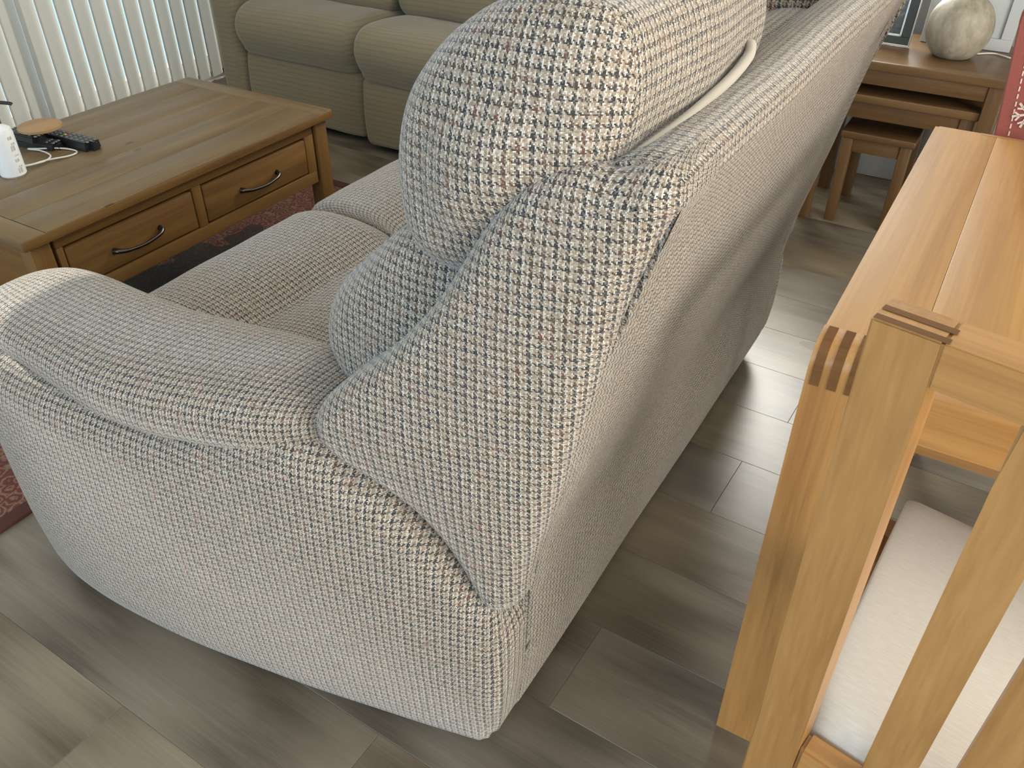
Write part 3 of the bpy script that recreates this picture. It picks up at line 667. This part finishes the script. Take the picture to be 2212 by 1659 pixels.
# printed lettering block on the side of the bottle (too fine to read)
for k in range(7):
    a0 = math.radians(-2 + (k % 2) * 7); ws = (.020, .006, .012, .006, .020, .009, .012)[k]; z0 = .010 + k * .0135
    for q in range(2):
        vs = []
        for (da, dz) in ((0, 0), (.10, 0), (.10, ws * .62), (0, ws * .62)): an = a0 + da * (1 + q) + q * .16; vs.append(bc + Vector((.0297 * math.cos(an), .0297 * math.sin(an), z0 + dz)))
        obj('print', vs, [(0, 1, 2, 3)], PRINT, body)
def remote(label, p_tip, p_end, wid, th, base_z, btn, tilt=0.0):
    a, b = Vector(p_tip), Vector(p_end); a.z = b.z = 0; L = (b - a).length; dx = (b - a).normalized(); dy = Vector((-dx.y, dx.x, 0)); c = (a + b) / 2
    t = thing('remote_control', label, 'remote', 'remote controls on the coffee table', loc=(c.x, c.y, base_z)); M = Matrix((dx, dy, Vector((0, 0, 1)))).transposed().to_4x4()
    bm = bmesh.new(); bmesh.ops.create_cube(bm, size=1)
    for v in bm.verts: v.co = Vector((v.co.x * L, v.co.y * wid * (1.0 if v.co.z < 0 else .9), (v.co.z + .5) * th))
    bmesh.ops.bevel(bm, geom=[e for e in bm.edges if abs(e.verts[0].co.z - e.verts[1].co.z) > th * .5], offset=wid * .3, segments=4, affect='EDGES'); bmesh.ops.bevel(bm, geom=[e for e in bm.edges if min(e.verts[0].co.z, e.verts[1].co.z) > th * .9], offset=.003, segments=2, affect='EDGES')
    bmesh.ops.transform(bm, verts=bm.verts, matrix=Matrix.Translation(t.location) @ M); bd = from_bm('case', bm, BLACK, t, True, 40)
    nx, ny = btn
    for i in range(nx):
        for j in range(ny):
            x = -L * .42 + L * .80 * i / (nx - 1); y = (j - (ny - 1) / 2) * wid * .24; m = GREYBTN
            if i == nx - 4: m = (REDBTN, YELBTN, GRNBTN)[j % 3]
            bm = bmesh.new(); bmesh.ops.create_cube(bm, size=1)
            for v in bm.verts: v.co = Vector((x + v.co.x * .0075 * (1 if v.co.z < 0 else .8), y + v.co.y * .006 * (1 if v.co.z < 0 else .8), th - .0005 + (v.co.z + .5) * .002))
            bmesh.ops.transform(bm, verts=bm.verts, matrix=Matrix.Translation(t.location) @ M); from_bm('button', bm, m, t)
    return t
Q = lambda x, y, z=TZ: onz(x, y, z)
remote('long black remote control with coloured buttons, its free end pointing away from the pump bottle', Q(208, 315, TZ + .012), Q(98, 288, TZ + .012), .048, .022, TZ + .0005, (9, 3))
remote('black remote control with grey end lying nearest the charging cable', Q(132, 316, TZ + .008), Q(22, 302, TZ + .008), .040, .018, TZ + .0005, (7, 3))
remote('black remote control lying half under the wooden coaster', Q(92, 302, TZ + .03), Q(20, 284, TZ + .03), .042, .016, TZ + .0235, (6, 3))
cc_ = Q(86, 273, TZ + .045)
cs = tag(lathe('coaster', (cc_.x, cc_.y, TZ + .040), [(.050, 0), (.054, .002), (.054, .008), (.051, .010)], CORK, None, 40), 'round pale wooden coaster resting on top of the remotes', 'coaster')
cab = [Q(45, 362), Q(70, 360), Q(105, 350), Q(150, 340), Q(167, 331), Q(158, 326), Q(130, 324), Q(85, 326), Q(62, 326), Q(88, 328), Q(108, 336), Q(108, 344), Q(96, 353), Q(70, 361), Q(48, 365)]
tube('charging_cable', [p + Vector((0, 0, .0022 + .0018 * math.sin(i * 1.1) + .002)) for i, p in enumerate(cab)], .0021, CORD, None, 8, 8)
tag(bpy.data.objects['charging_cable'], 'thin white charging cable looped on the coffee table', 'cable')

# ================================================================== second sofa (striped beige)
S2 = Vector((-2.1, 2.9, 0)); s2 = thing('sofa', 'beige striped fabric sofa against the wall behind the coffee table', 'sofa', loc=S2)
def pY(pts, dy=0): return [(a + dy, b) for a, b in pts]
seat2 = [(2.55, .285), (2.52, .31), (2.492, .36), (2.487, .41), (2.51, .455), (2.57, .482), (2.68, .487), (2.80, .475), (2.92, .462), (2.98, .44), (2.98, .32), (2.80, .285)]
foot2 = [(2.56, .03), (2.54, .06), (2.535, .16), (2.545, .27), (2.57, .295), (2.70, .295), (2.74, .16), (2.70, .03)]
back2 = [(2.86, .46), (2.80, .48), (2.79, .56), (2.82, .66), (2.88, .74), (2.98, .76), (3.06, .72), (3.06, .50), (2.98, .45)]
top2 = [(2.90, .70), (2.85, .74), (2.85, .84), (2.90, .93), (2.99, .96), (3.08, .92), (3.10, .78), (3.02, .70)]
for i, (a, b, dy) in enumerate(((-2.872, -2.215, .045), (-2.208, -1.555, 0.0), (-1.548, -.90, .03))):
    cushion('seat_cushion', pY(seat2, dy), a, b, STRIPE, s2, axis='X', r=.06, amp=.005, seed=10 + i, puff=.004, swap=False)
    cushion('footrest_panel', pY(foot2, dy - .005), a + .006, b - .006, STRIPE, s2, axis='X', r=.035, amp=.003, seed=20 + i, puff=.002)
    cushion('back_cushion', back2, a, b, STRIPE, s2, axis='X', r=.06, amp=.006, seed=30 + i, puff=.01); cushion('headrest_cushion', top2, a, b, STRIPE, s2, axis='X', r=.06, amp=.006, seed=40 + i, puff=.01)
armp = [(2.60, .03), (2.575, .08), (2.575, .45), (2.59, .56), (2.66, .63), (2.80, .65), (3.10, .65), (3.22, .60), (3.24, .30), (3.22, .03)]
for a, b in ((-3.02, -2.868), (-.904, -.752)): cushion('arm', armp, a, b, STRIPE, s2, axis='X', r=.045, amp=.003, puff=.01)
cushion('back_panel', [(3.02, .03), (3.02, .95), (3.08, .99), (3.18, .98), (3.23, .80), (3.25, .03)], -2.95, -.82, STRIPE, s2, axis='X', r=.03, puff=0)
box('base', -2.86, -.91, 2.66, 3.05, .03, .30, STRIPE, s2, bev=.01)
for x in (-2.94, -.83):
    for y in (2.68, 3.15): lathe('foot', (x, y, 0), [(.02, 0), (.024, .012), (.024, .04)], BLACK, s2, 12)

# ================================================================== vertical blind
BX = -3.46
vb = thing('vertical_blind', 'cream vertical slat blind across the patio door', 'blind', loc=(BX, 2.0, 0))
box('head_rail', BX - .03, BX + .03, .82, 3.22, 2.12, 2.16, WHITE, vb, bev=.003)
bw, ba = .089, math.radians(12)
def slat_mesh():
    vs, fs = [], []; K = 8
    for z in (0.012, 2.11):
        for k in range(K + 1):
            s = (k / K - .5) * bw; c = .006 * (1 - (2 * k / K - 1) ** 2)
            for o_ in (0, .0012): vs.append((c + o_, s, z))
    n = (K + 1) * 2
    for k in range(K):
        a = k * 2; fs += [(a, a + 2, n + a + 2, n + a), (a + 1, n + a + 1, n + a + 3, a + 3), (a, a + 1, a + 3, a + 2), (n + a, n + a + 2, n + a + 3, n + a + 1)]
    fs += [(0, n, n + 1, 1), (n - 2, n - 1, 2 * n - 1, 2 * n - 2)]
    me = bpy.data.meshes.new('slat'); me.from_pydata(vs, [], fs); me.materials.append(SLAT)
    return me
sm = slat_mesh(); k = 0; y = .86
while y < 3.20:
    o = bpy.data.objects.new('slat', sm); link(o, vb); o.location = (0, y - 2.0, 0); o.rotation_euler = (0, 0, ba + random.uniform(-.04, .04)); y += .0795; k += 1

# ================================================================== nest of tables
def nest_table(label, x0, x1, y0, y1, zt, slab, apron, lw, parent_group='nest of tables'):
    t = thing('side_table', label, 'table', loc=((x0 + x1) / 2, (y0 + y1) / 2, 0))
    box('table_top', x0, x1, y0, y1, zt - slab, zt, NEST['X'], t, bev=.004, seg=3)
    i = .008
    for a in (x0 + i, x1 - i - lw):
        for b in (y0 + i, y1 - i - lw): box('leg', a, a + lw, b, b + lw, 0.0, zt - slab, NEST['Z'], t, bev=.003)
    for b in (y0 + i + .005, y1 - i - .025): box('apron', x0 + i + lw, x1 - i - lw, b, b + .02, zt - slab - apron, zt - slab, NEST['X'], t, bev=.002)
    for a in (x0 + i + .005, x1 - i - .025): box('side_apron', a, a + .02, y0 + i + lw, y1 - i - lw, zt - slab - apron, zt - slab, NEST['Y'], t, bev=.002)
    return t
nest_table('largest dark oak nesting table with the round lamp on it', -.63, -.022, 2.815, 3.22, .55, .027, .045, .045)
nest_table('middle dark oak nesting table tucked under the largest one', -.545, -.075, 2.835, 3.18, .442, .026, .05, .040)
nest_table('smallest dark oak nesting table tucked under the other two', -.455, -.225, 2.855, 3.14, .316, .022, .045, .034)
# lamp
lc = Vector((-.212, 3.0, .5505)); lamp = thing('table_lamp', 'table lamp with round mottled stone-look base', 'lamp', loc=lc)
prof = [(.05, 0.0)] + [(0.094 * math.sin(q), .083 - .100 * math.cos(q)) for q in [math.radians(d) for d in range(36, 172, 6)]] + [(.016, .185), (.012, .25)]
lathe('lamp_base', lc, prof, STONE, lamp, 56)
lathe('neck', lc, [(.009, .245), (.009, .39), (.016, .395), (.016, .42)], BRASS, lamp, 20)
sv, sf = [], []
for r, z in ((.17, .36), (.11, .58), (.108, .58), (.168, .36)):
    for k in range(48): a = 2 * math.pi * k / 48; sv.append(lc + Vector((r * math.cos(a), r * math.sin(a), z)))
for i in range(4):
    for k in range(48): j = (i + 1) % 4; sf.append((i * 48 + k, i * 48 + (k + 1) % 48, j * 48 + (k + 1) % 48, j * 48 + k))
obj('lamp_shade', sv, sf, SHADE, lamp, smooth=True)
for q in range(3):
    a = q * 2.094; tube('shade_spoke', [lc + Vector((0, 0, .41)), lc + Vector((.08 * math.cos(a), .08 * math.sin(a), .405)), lc + Vector((.155 * math.cos(a), .155 * math.sin(a), .375))], .0015, BRASS, lamp, 6, 3)
cz = .553
tube('cord', [lc + Vector((.03, .03, .003)), Vector((-.145, 3.055, cz)), Vector((-.10, 3.085, cz)), Vector((-.045, 3.055, cz)), Vector((-.012, 3.10, cz)), Vector((0.002, 3.13, .50)), Vector((0.01, 3.2, .2)), Vector((0.02, 3.26, .02))], .0026, CORD, lamp, 8, 8)
# picture frames on the nest
def frame(label, x0, x1, yb, z0, h, bw_, th, lean, rotz, mats, passe=None):
    t = thing('picture_frame', label, 'picture frame', loc=((x0 + x1) / 2, yb, z0)); c = Vector(((x0 + x1) / 2, yb, z0))
    R_ = Matrix.Rotation(rotz, 3, 'Z') @ Matrix.Rotation(-lean, 3, 'X'); W2 = (x1 - x0) / 2
    def pc_(nm, a, b, za, zb, y0, y1, m):
        bm = bmesh.new(); bmesh.ops.create_cube(bm, size=1)
        for v in bm.verts: v.co = Vector((a + (v.co.x + .5) * (b - a), y0 + (v.co.y + .5) * (y1 - y0), za + (v.co.z + .5) * (zb - za)))
        bmesh.ops.bevel(bm, geom=list(bm.edges), offset=.0012, segments=1, affect='EDGES'); bmesh.ops.rotate(bm, verts=bm.verts, cent=(0, 0, 0), matrix=R_); bmesh.ops.translate(bm, verts=bm.verts, vec=c)
        return from_bm(nm, bm, m, t)
    f, rim, pic = mats
    pc_('bottom_border', -W2, W2, 0, bw_, 0, th, f); pc_('top_border', -W2, W2, h - bw_, h, 0, th, f); pc_('side_border', -W2, -W2 + bw_, bw_, h - bw_, 0, th, f); pc_('side_border', W2 - bw_, W2, bw_, h - bw_, 0, th, f)
    if rim:
        e = .007; pc_('inner_rim', -W2 + bw_, W2 - bw_, bw_, bw_ + e, .002, th, rim); pc_('inner_rim', -W2 + bw_, -W2 + bw_ + e, bw_, h - bw_, .002, th, rim); pc_('inner_rim', W2 - bw_ - e, W2 - bw_, bw_, h - bw_, .002, th, rim); pc_('inner_rim', -W2 + bw_, W2 - bw_, h - bw_ - e, h - bw_, .002, th, rim)
        o_ = .0035
        pc_('outer_rim', -W2 - o_, W2 + o_, -.0001, .004, -.001, th, rim); pc_('outer_rim', W2, W2 + o_, .004, h, .0, th, rim); pc_('outer_rim', -W2 - o_, -W2, .004, h, .0, th, rim)
    pc_('picture', -W2 + bw_, W2 - bw_, bw_, h - bw_, th * .5, th, pic); pc_('back_board', -W2 + .01, W2 - .01, .01, h - .01, th, th + .004, FELT)
    s0 = R_ @ Vector((0, th + .004, h * .62)) + c; s1 = Vector((s0.x, s0.y + .05, z0)); 
    tube('strut', [s0, (s0 + s1) / 2, s1], .004, FELT, t, 6, 2)
    return t
frame('dark green picture frame with silver inner rim beside the round lamp', -.50, -.345, 3.018, .5545, .21, .026, .014, .14, -.05, (FRAMEG, SILVER, PHOTO))
frame('pale blue-grey picture frame standing behind the round lamp', -.325, -.062, 3.125, .5505, .30, .035, .018, .10, 0.0, (PALE, None, PALE))

# ================================================================== dining table
TX0, TX1, TY0, TY1, TT = -.105, 1.42, .820, 1.645, .770
dt = thing('dining_table', 'light oak dining table with rounded finger-jointed edge', 'table', loc=((TX0 + TX1) / 2, (TY0 + TY1) / 2, 0))
# top: boards across the table, the near and far edges roll over into the legs
def top_board(x0, x1, r=.030, th=.085, slab=.030):
    prof = []
    ys = [(TY0, TT - th), (TY0, TT - r)] + [(TY0 + r * (1 - math.cos(math.pi / 2 * k / 8)), TT - r + r * math.sin(math.pi / 2 * k / 8)) for k in range(1, 9)]
    prof = ys + [(2 * (TY0 + TY1) / 2 - a, b) for a, b in reversed(ys)] + [(TY1 - .022, TT - th), (TY1 - .022, TT - slab), (TY0 + .022, TT - slab), (TY0 + .022, TT - th)]
    n = len(prof); b = .0001; vs = [(x0 + b, y, z) for y, z in prof] + [(x1 - b, y, z) for y, z in prof]
    fs = [(i, (i + 1) % n, n + (i + 1) % n, n + i) for i in range(n)]
    bm = bmesh.new(); V = [bm.verts.new(v) for v in vs]
    for f in fs: bm.faces.new([V[i] for i in f])
    bm.faces.new(V[:n]); bm.faces.new(V[n:])
    for side, off in ((0, .006 if x0 == TX0 else .0009), (1, .0009)):
        es = [e for e in bm.edges if all(abs(v.co.x - (x0 if side == 0 else x1)) < .0005 and v.co.z > TT - .032 for v in e.verts)]
        bmesh.ops.bevel(bm, geom=es, offset=off, segments=3 if off > .002 else 1, affect='EDGES')
    return from_bm('top_board', bm, OAKTOP, dt, True, 30)
xs = [TX0, -.007, .135, .28, .425, .57, .715, .86, 1.005, 1.15, 1.29, TX1]
for a, b in zip(xs, xs[1:]): top_board(a, b)
LG = .072
for a in (TX0, TX1 - LG):
    for s, yo in ((1, TY0), (-1, TY1)):
        y0 = yo; y1 = yo + s * LG; d = .022 * s
        r = .030; e = .0008
        pf = [(TY0 + .022, 0), (TY0 - e, TT - .12), (TY0 - e, TT - r)] + [(TY0 + r - (r + e) * math.cos(math.pi / 2 * k / 8), TT - r + (r + e) * math.sin(math.pi / 2 * k / 8)) for k in range(1, 9)] + [(TY0 + .047, TT + e), (TY0 + .047, TT - .03), (TY0 + LG, TT - .03), (TY0 + LG, 0)]
        if s < 0: pf = [(TY1 - .022, 0), (TY1 - .0005, TT - .12), (TY1 - .0005, TT - .035), (TY1 - LG, TT - .035), (TY1 - LG, 0)]
        bm = bmesh.new(); A = [bm.verts.new((a - (e if a < 0 else 0), y_, z_)) for y_, z_ in pf]; B = [bm.verts.new((a + LG, y_, z_)) for y_, z_ in pf]; m_ = len(pf)
        bm.faces.new(A); bm.faces.new(B)
        for i in range(m_): bm.faces.new((A[i], A[(i + 1) % m_], B[(i + 1) % m_], B[i]))
        from_bm('leg', bm, OAK['Z'], dt, True, 30)
        # finger joints wrapping the rounded edge
        for q in range(3):
            fx = a + .0045 + q * .0190; r = .030; vs, fs = [], []
            pp = [(TY0 - .0016, TT - .050), (TY0 - .0016, TT - r)] + [(TY0 + r - (r + .0016) * math.cos(math.pi / 2 * k / 8), TT - r + (r + .0016) * math.sin(math.pi / 2 * k / 8)) for k in range(1, 9)] + [(TY0 + .046, TT + .0016)]
            if s < 0: continue
            for y_, z_ in pp: vs += [(fx, y_, z_), (fx + .0104, y_, z_)]
            fs = [(2 * i, 2 * i + 1, 2 * i + 3, 2 * i + 2) for i in range(len(pp) - 1)]; obj('finger_joint', vs, fs, OAKDARK, dt)
for s_ in (1, -1):
    r = .030; e = .0005; xa, xb = TX0 + LG + .0004, TX1 - LG - .0004
    pf = [(TY0 - e, TT - .0855), (TY0 - e, TT - r)] + [(TY0 + r - (r + e) * math.cos(math.pi / 2 * k / 8), TT - r + (r + e) * math.sin(math.pi / 2 * k / 8)) for k in range(1, 8)] + [(TY0 + .034, TT + .0003), (TY0 + .034, TT - .004), (TY0 + .01, TT - .02), (TY0 + .008, TT - .0855)]
    if s_ < 0: pf = [(TY0 + TY1 - y_, z_) for y_, z_ in pf]
    bm = bmesh.new(); A = [bm.verts.new((xa, y_, z_)) for y_, z_ in pf]; B = [bm.verts.new((xb, y_, z_)) for y_, z_ in pf]; m_ = len(pf)
    bm.faces.new(A); bm.faces.new(B)
    for i in range(m_): bm.faces.new((A[i], A[(i + 1) % m_], B[(i + 1) % m_], B[i]))
    from_bm('edge_rail', bm, OAK['X'], dt, True, 30)
for y in (TY0 + .03, TY1 - .05): box('apron', TX0 + LG, TX1 - LG, y, y + .02, TT - .12, TT - .032, OAK['X'], dt, bev=.002)
for x in (TX0 + .02, TX1 - .04): box('end_apron', x, x + .02, TY0 + LG, TY1 - LG, TT - .12, TT - .032, OAK['Y'], dt, bev=.002)

# ================================================================== dining chairs
def chair(label, xl, yb, face, yaw=0.0):
    """xl = left edge, yb = rear plane at the seat, face=+1 looks towards +Y"""
    Wd, D, SZ, H = .450, .43, .470, .985
    X = lambda u: xl + u; Yv = lambda v: yb + face * v
    t = thing('dining_chair', label, 'chair', 'oak slat-back dining chairs', loc=(xl, yb, 0)); t['_y'] = yaw
    rake = lambda z: -.030 * max(0, (z - SZ)) / (H - SZ) - .03 * max(0, (.40 - z)) / .40 * 1.0
    flare = lambda p: (p[0] + .050 * max(0, abs(p[1] - yb) / D - .08) * (1 if p[0] > xl + Wd / 2 else -1), p[1], p[2])
    def post(name, u0, u1, v0, v1, z0, z1, mat=OAK['Z'], bev=.004, taper=0.0):
        zs = [z0, z1] if z1 - z0 < .3 else [z0, (z0 + z1) / 2, z1]
        bm = bmesh.new(); rings = []
        n = 9 if z1 - z0 > .2 else 2
        for k in range(n):
            z = z0 + (z1 - z0) * k / (n - 1); d = rake(z); tp = taper * (1 - k / (n - 1))
            rings.append([bm.verts.new((X(a), Yv(b + d), z)) for a, b in ((u0 + tp, v0), (u1 - tp, v0), (u1 - tp, v1), (u0 + tp, v1))])
        for r0, r1 in zip(rings, rings[1:]):
            for i in range(4): bm.faces.new((r0[i], r0[(i + 1) % 4], r1[(i + 1) % 4], r1[i]))
        bm.faces.new(rings[0]); bm.faces.new(rings[-1])
        es = [e for e in bm.edges if len({v.co.z for v in e.verts}) > 1 or abs(e.verts[0].co.z - z0) < 1e-6 or abs(e.verts[0].co.z - z1) < 1e-6]
        bmesh.ops.bevel(bm, geom=es, offset=bev, segments=2, affect='EDGES'); return from_bm(name, bm, mat, t, True, 35)
    th = .036
    post('rear_post', 0, .047, 0, th, 0, H, bev=.0015); post('rear_post', Wd - .047, Wd, 0, th, 0, H, bev=.0015)
    post('top_rail', .0471, Wd - .0471, .0003, th - .0003, H - .037, H - .0002, OAK['X'], bev=.001)
    post('lower_rail', .0475, Wd - .0475, .004, th - .004, .425, .470, OAK['X'])
    for u in (.104, .170, .239, .305): post('slat', u, u + .041, .006, th - .006, .4705, H - .0375, bev=.003)
    for u0 in (0, Wd - .052):
        for q in (0.0005, .0150):
            d = rake(H); vs = [(X(u0 + .001), Yv(q + d), H + .0006), (X(u0 + .050), Yv(q + d), H + .0006), (X(u0 + .050), Yv(q + .007 + d), H + .0006), (X(u0 + .001), Yv(q + .007 + d), H + .0006)]
            obj('finger_joint', vs, [(0, 1, 2, 3) if face > 0 else (3, 2, 1, 0)], OAKDARK, t)
    for u0 in (-.038, Wd - .002): post('front_leg', u0, u0 + .04, D - .045, D - .005, 0, .44, taper=.003)
    y0, y1 = sorted((Yv(th + .001), Yv(D - .046))); 
    for u in (.012, Wd - .034): box('side_rail', X(u), X(u + .022), y0, y1, .385, .440, OAK['Y'], t, bev=.003, fn=flare)
    yf = sorted((Yv(D - .036), Yv(D - .014))); box('front_rail', X(.003), X(Wd - .003), yf[0], yf[1], .385, .440, OAK['X'], t, bev=.003)
    ys_ = sorted((Yv(.036), Yv(D + .004)))
    seat_prof = [(ys_[0] + .004, .443), (ys_[0], .458), (ys_[0] + .006, .482), (ys_[0] + .05, .497), ((ys_[0] + ys_[1]) / 2, .502), (ys_[1] - .05, .497), (ys_[1] - .006, .482), (ys_[1], .458), (ys_[1] - .004, .443), ((ys_[0] + ys_[1]) / 2, .441)]
    cushion('seat_pad', seat_prof, X(.042), X(Wd - .042), SEAT, t, axis='X', r=.02, n=60, m=12, amp=.002, puff=.003, rk=.3, deform=lambda v: Vector(flare(v)))
    del t['_y']; t.rotation_euler = (0, 0, yaw); return t
chair('light oak slat-back dining chair with cream seat, drawn out from the table', -.032, .556, +1, math.radians(-10.5))
chair('light oak dining chair pushed in across the table, its back under a red cover', .007, 1.722, -1)
# red cover over the far chair's back
cv = thing('chair_cover', 'red felt chair-back cover with white stitching and snowflake', 'cover', loc=(.232, 1.705, .60))
def cover_poly():
    x0, x1, z0, z1, r = -.008, .472, .60, 1.0, .06; p = [Vector((x0, 0, z0)), Vector((x1, 0, z0))]
    for k in range(9): a = math.pi / 2 * k / 8; p.append(Vector((x1 - r + r * math.cos(a), 0, z1 - r + r * math.sin(a))))
    for k in range(9): a = math.pi / 2 * k / 8; p.append(Vector((x0 + r - r * math.sin(a), 0, z1 - r + r * math.cos(a))))
    for q in p: q.x += (.012 - .045 * (q.z - .6) / .4) * (1 if q.x < .23 else -1)
    return p
cp = cover_poly(); n = len(cp); ya_, yb_ = 1.672, 1.750
vs = [Vector((p.x, y, p.z)) for y in (ya_, ya_ + .006, yb_ - .006, yb_) for p in [q if y in (ya_ + .006, yb_ - .006) else Vector((q.x * .985 + .003, 0, q.z if q.z < .61 else q.z - .005)) for q in cp]]
fs = [(k * n + i, k * n + (i + 1) % n, (k + 1) * n + (i + 1) % n, (k + 1) * n + i) for k in range(3) for i in range(n) if not (i == 0)]
fs += [tuple(range(n)), tuple(3 * n + i for i in range(n))[::-1]]
o = obj('cover_body', vs, fs, COVER, cv, smooth=False)
bm = bmesh.new(); bm.from_mesh(o.data); bmesh.ops.recalc_face_normals(bm, faces=bm.faces); bm.to_mesh(o.data); bm.free()
def stitch(a, b, w_=.0022, nm='stitch'):
    a, b = Vector(a), Vector(b); d = (b - a).normalized(); s = Vector((-d.z, 0, d.x)) * w_ / 2
    obj(nm, [a - s, b - s, b + s, a + s], [(0, 1, 2, 3)], STITCH, cv)
yy = ya_ - .0012
k = 0
while .62 + k * .0125 < .955: stitch((.0245 - .045 * k / 32, yy, .62 + k * .0125), (.0240 - .045 * k / 32, yy, .628 + k * .0125)); k += 1
k = 0
while .017 + k * .0125 < .447: stitch((.017 + k * .0125, yy, .978), (.025 + k * .0125, yy, .978)); k += 1
_s = ony(2221, 247, 1.671)
for sx, sz in ((_s.x, _s.z), (.232, .80), (.40, .815)):
    for q in range(6):
        a = math.radians(60 * q + 18); d = Vector((math.cos(a), 0, math.sin(a))); c = Vector((sx, yy - .0002 * q, sz)); stitch(c, c + d * .024, .004, 'snowflake')
        for sgn in (-1, 1):
            e = Vector((math.cos(a + sgn * .8), 0, math.sin(a + sgn * .8))); stitch(c + d * .012 + Vector((0, -.0002 * (q + 6), 0)), c + d * .012 + e * .010 + Vector((0, -.0002 * (q + 6), 0)), .003, 'snowflake')
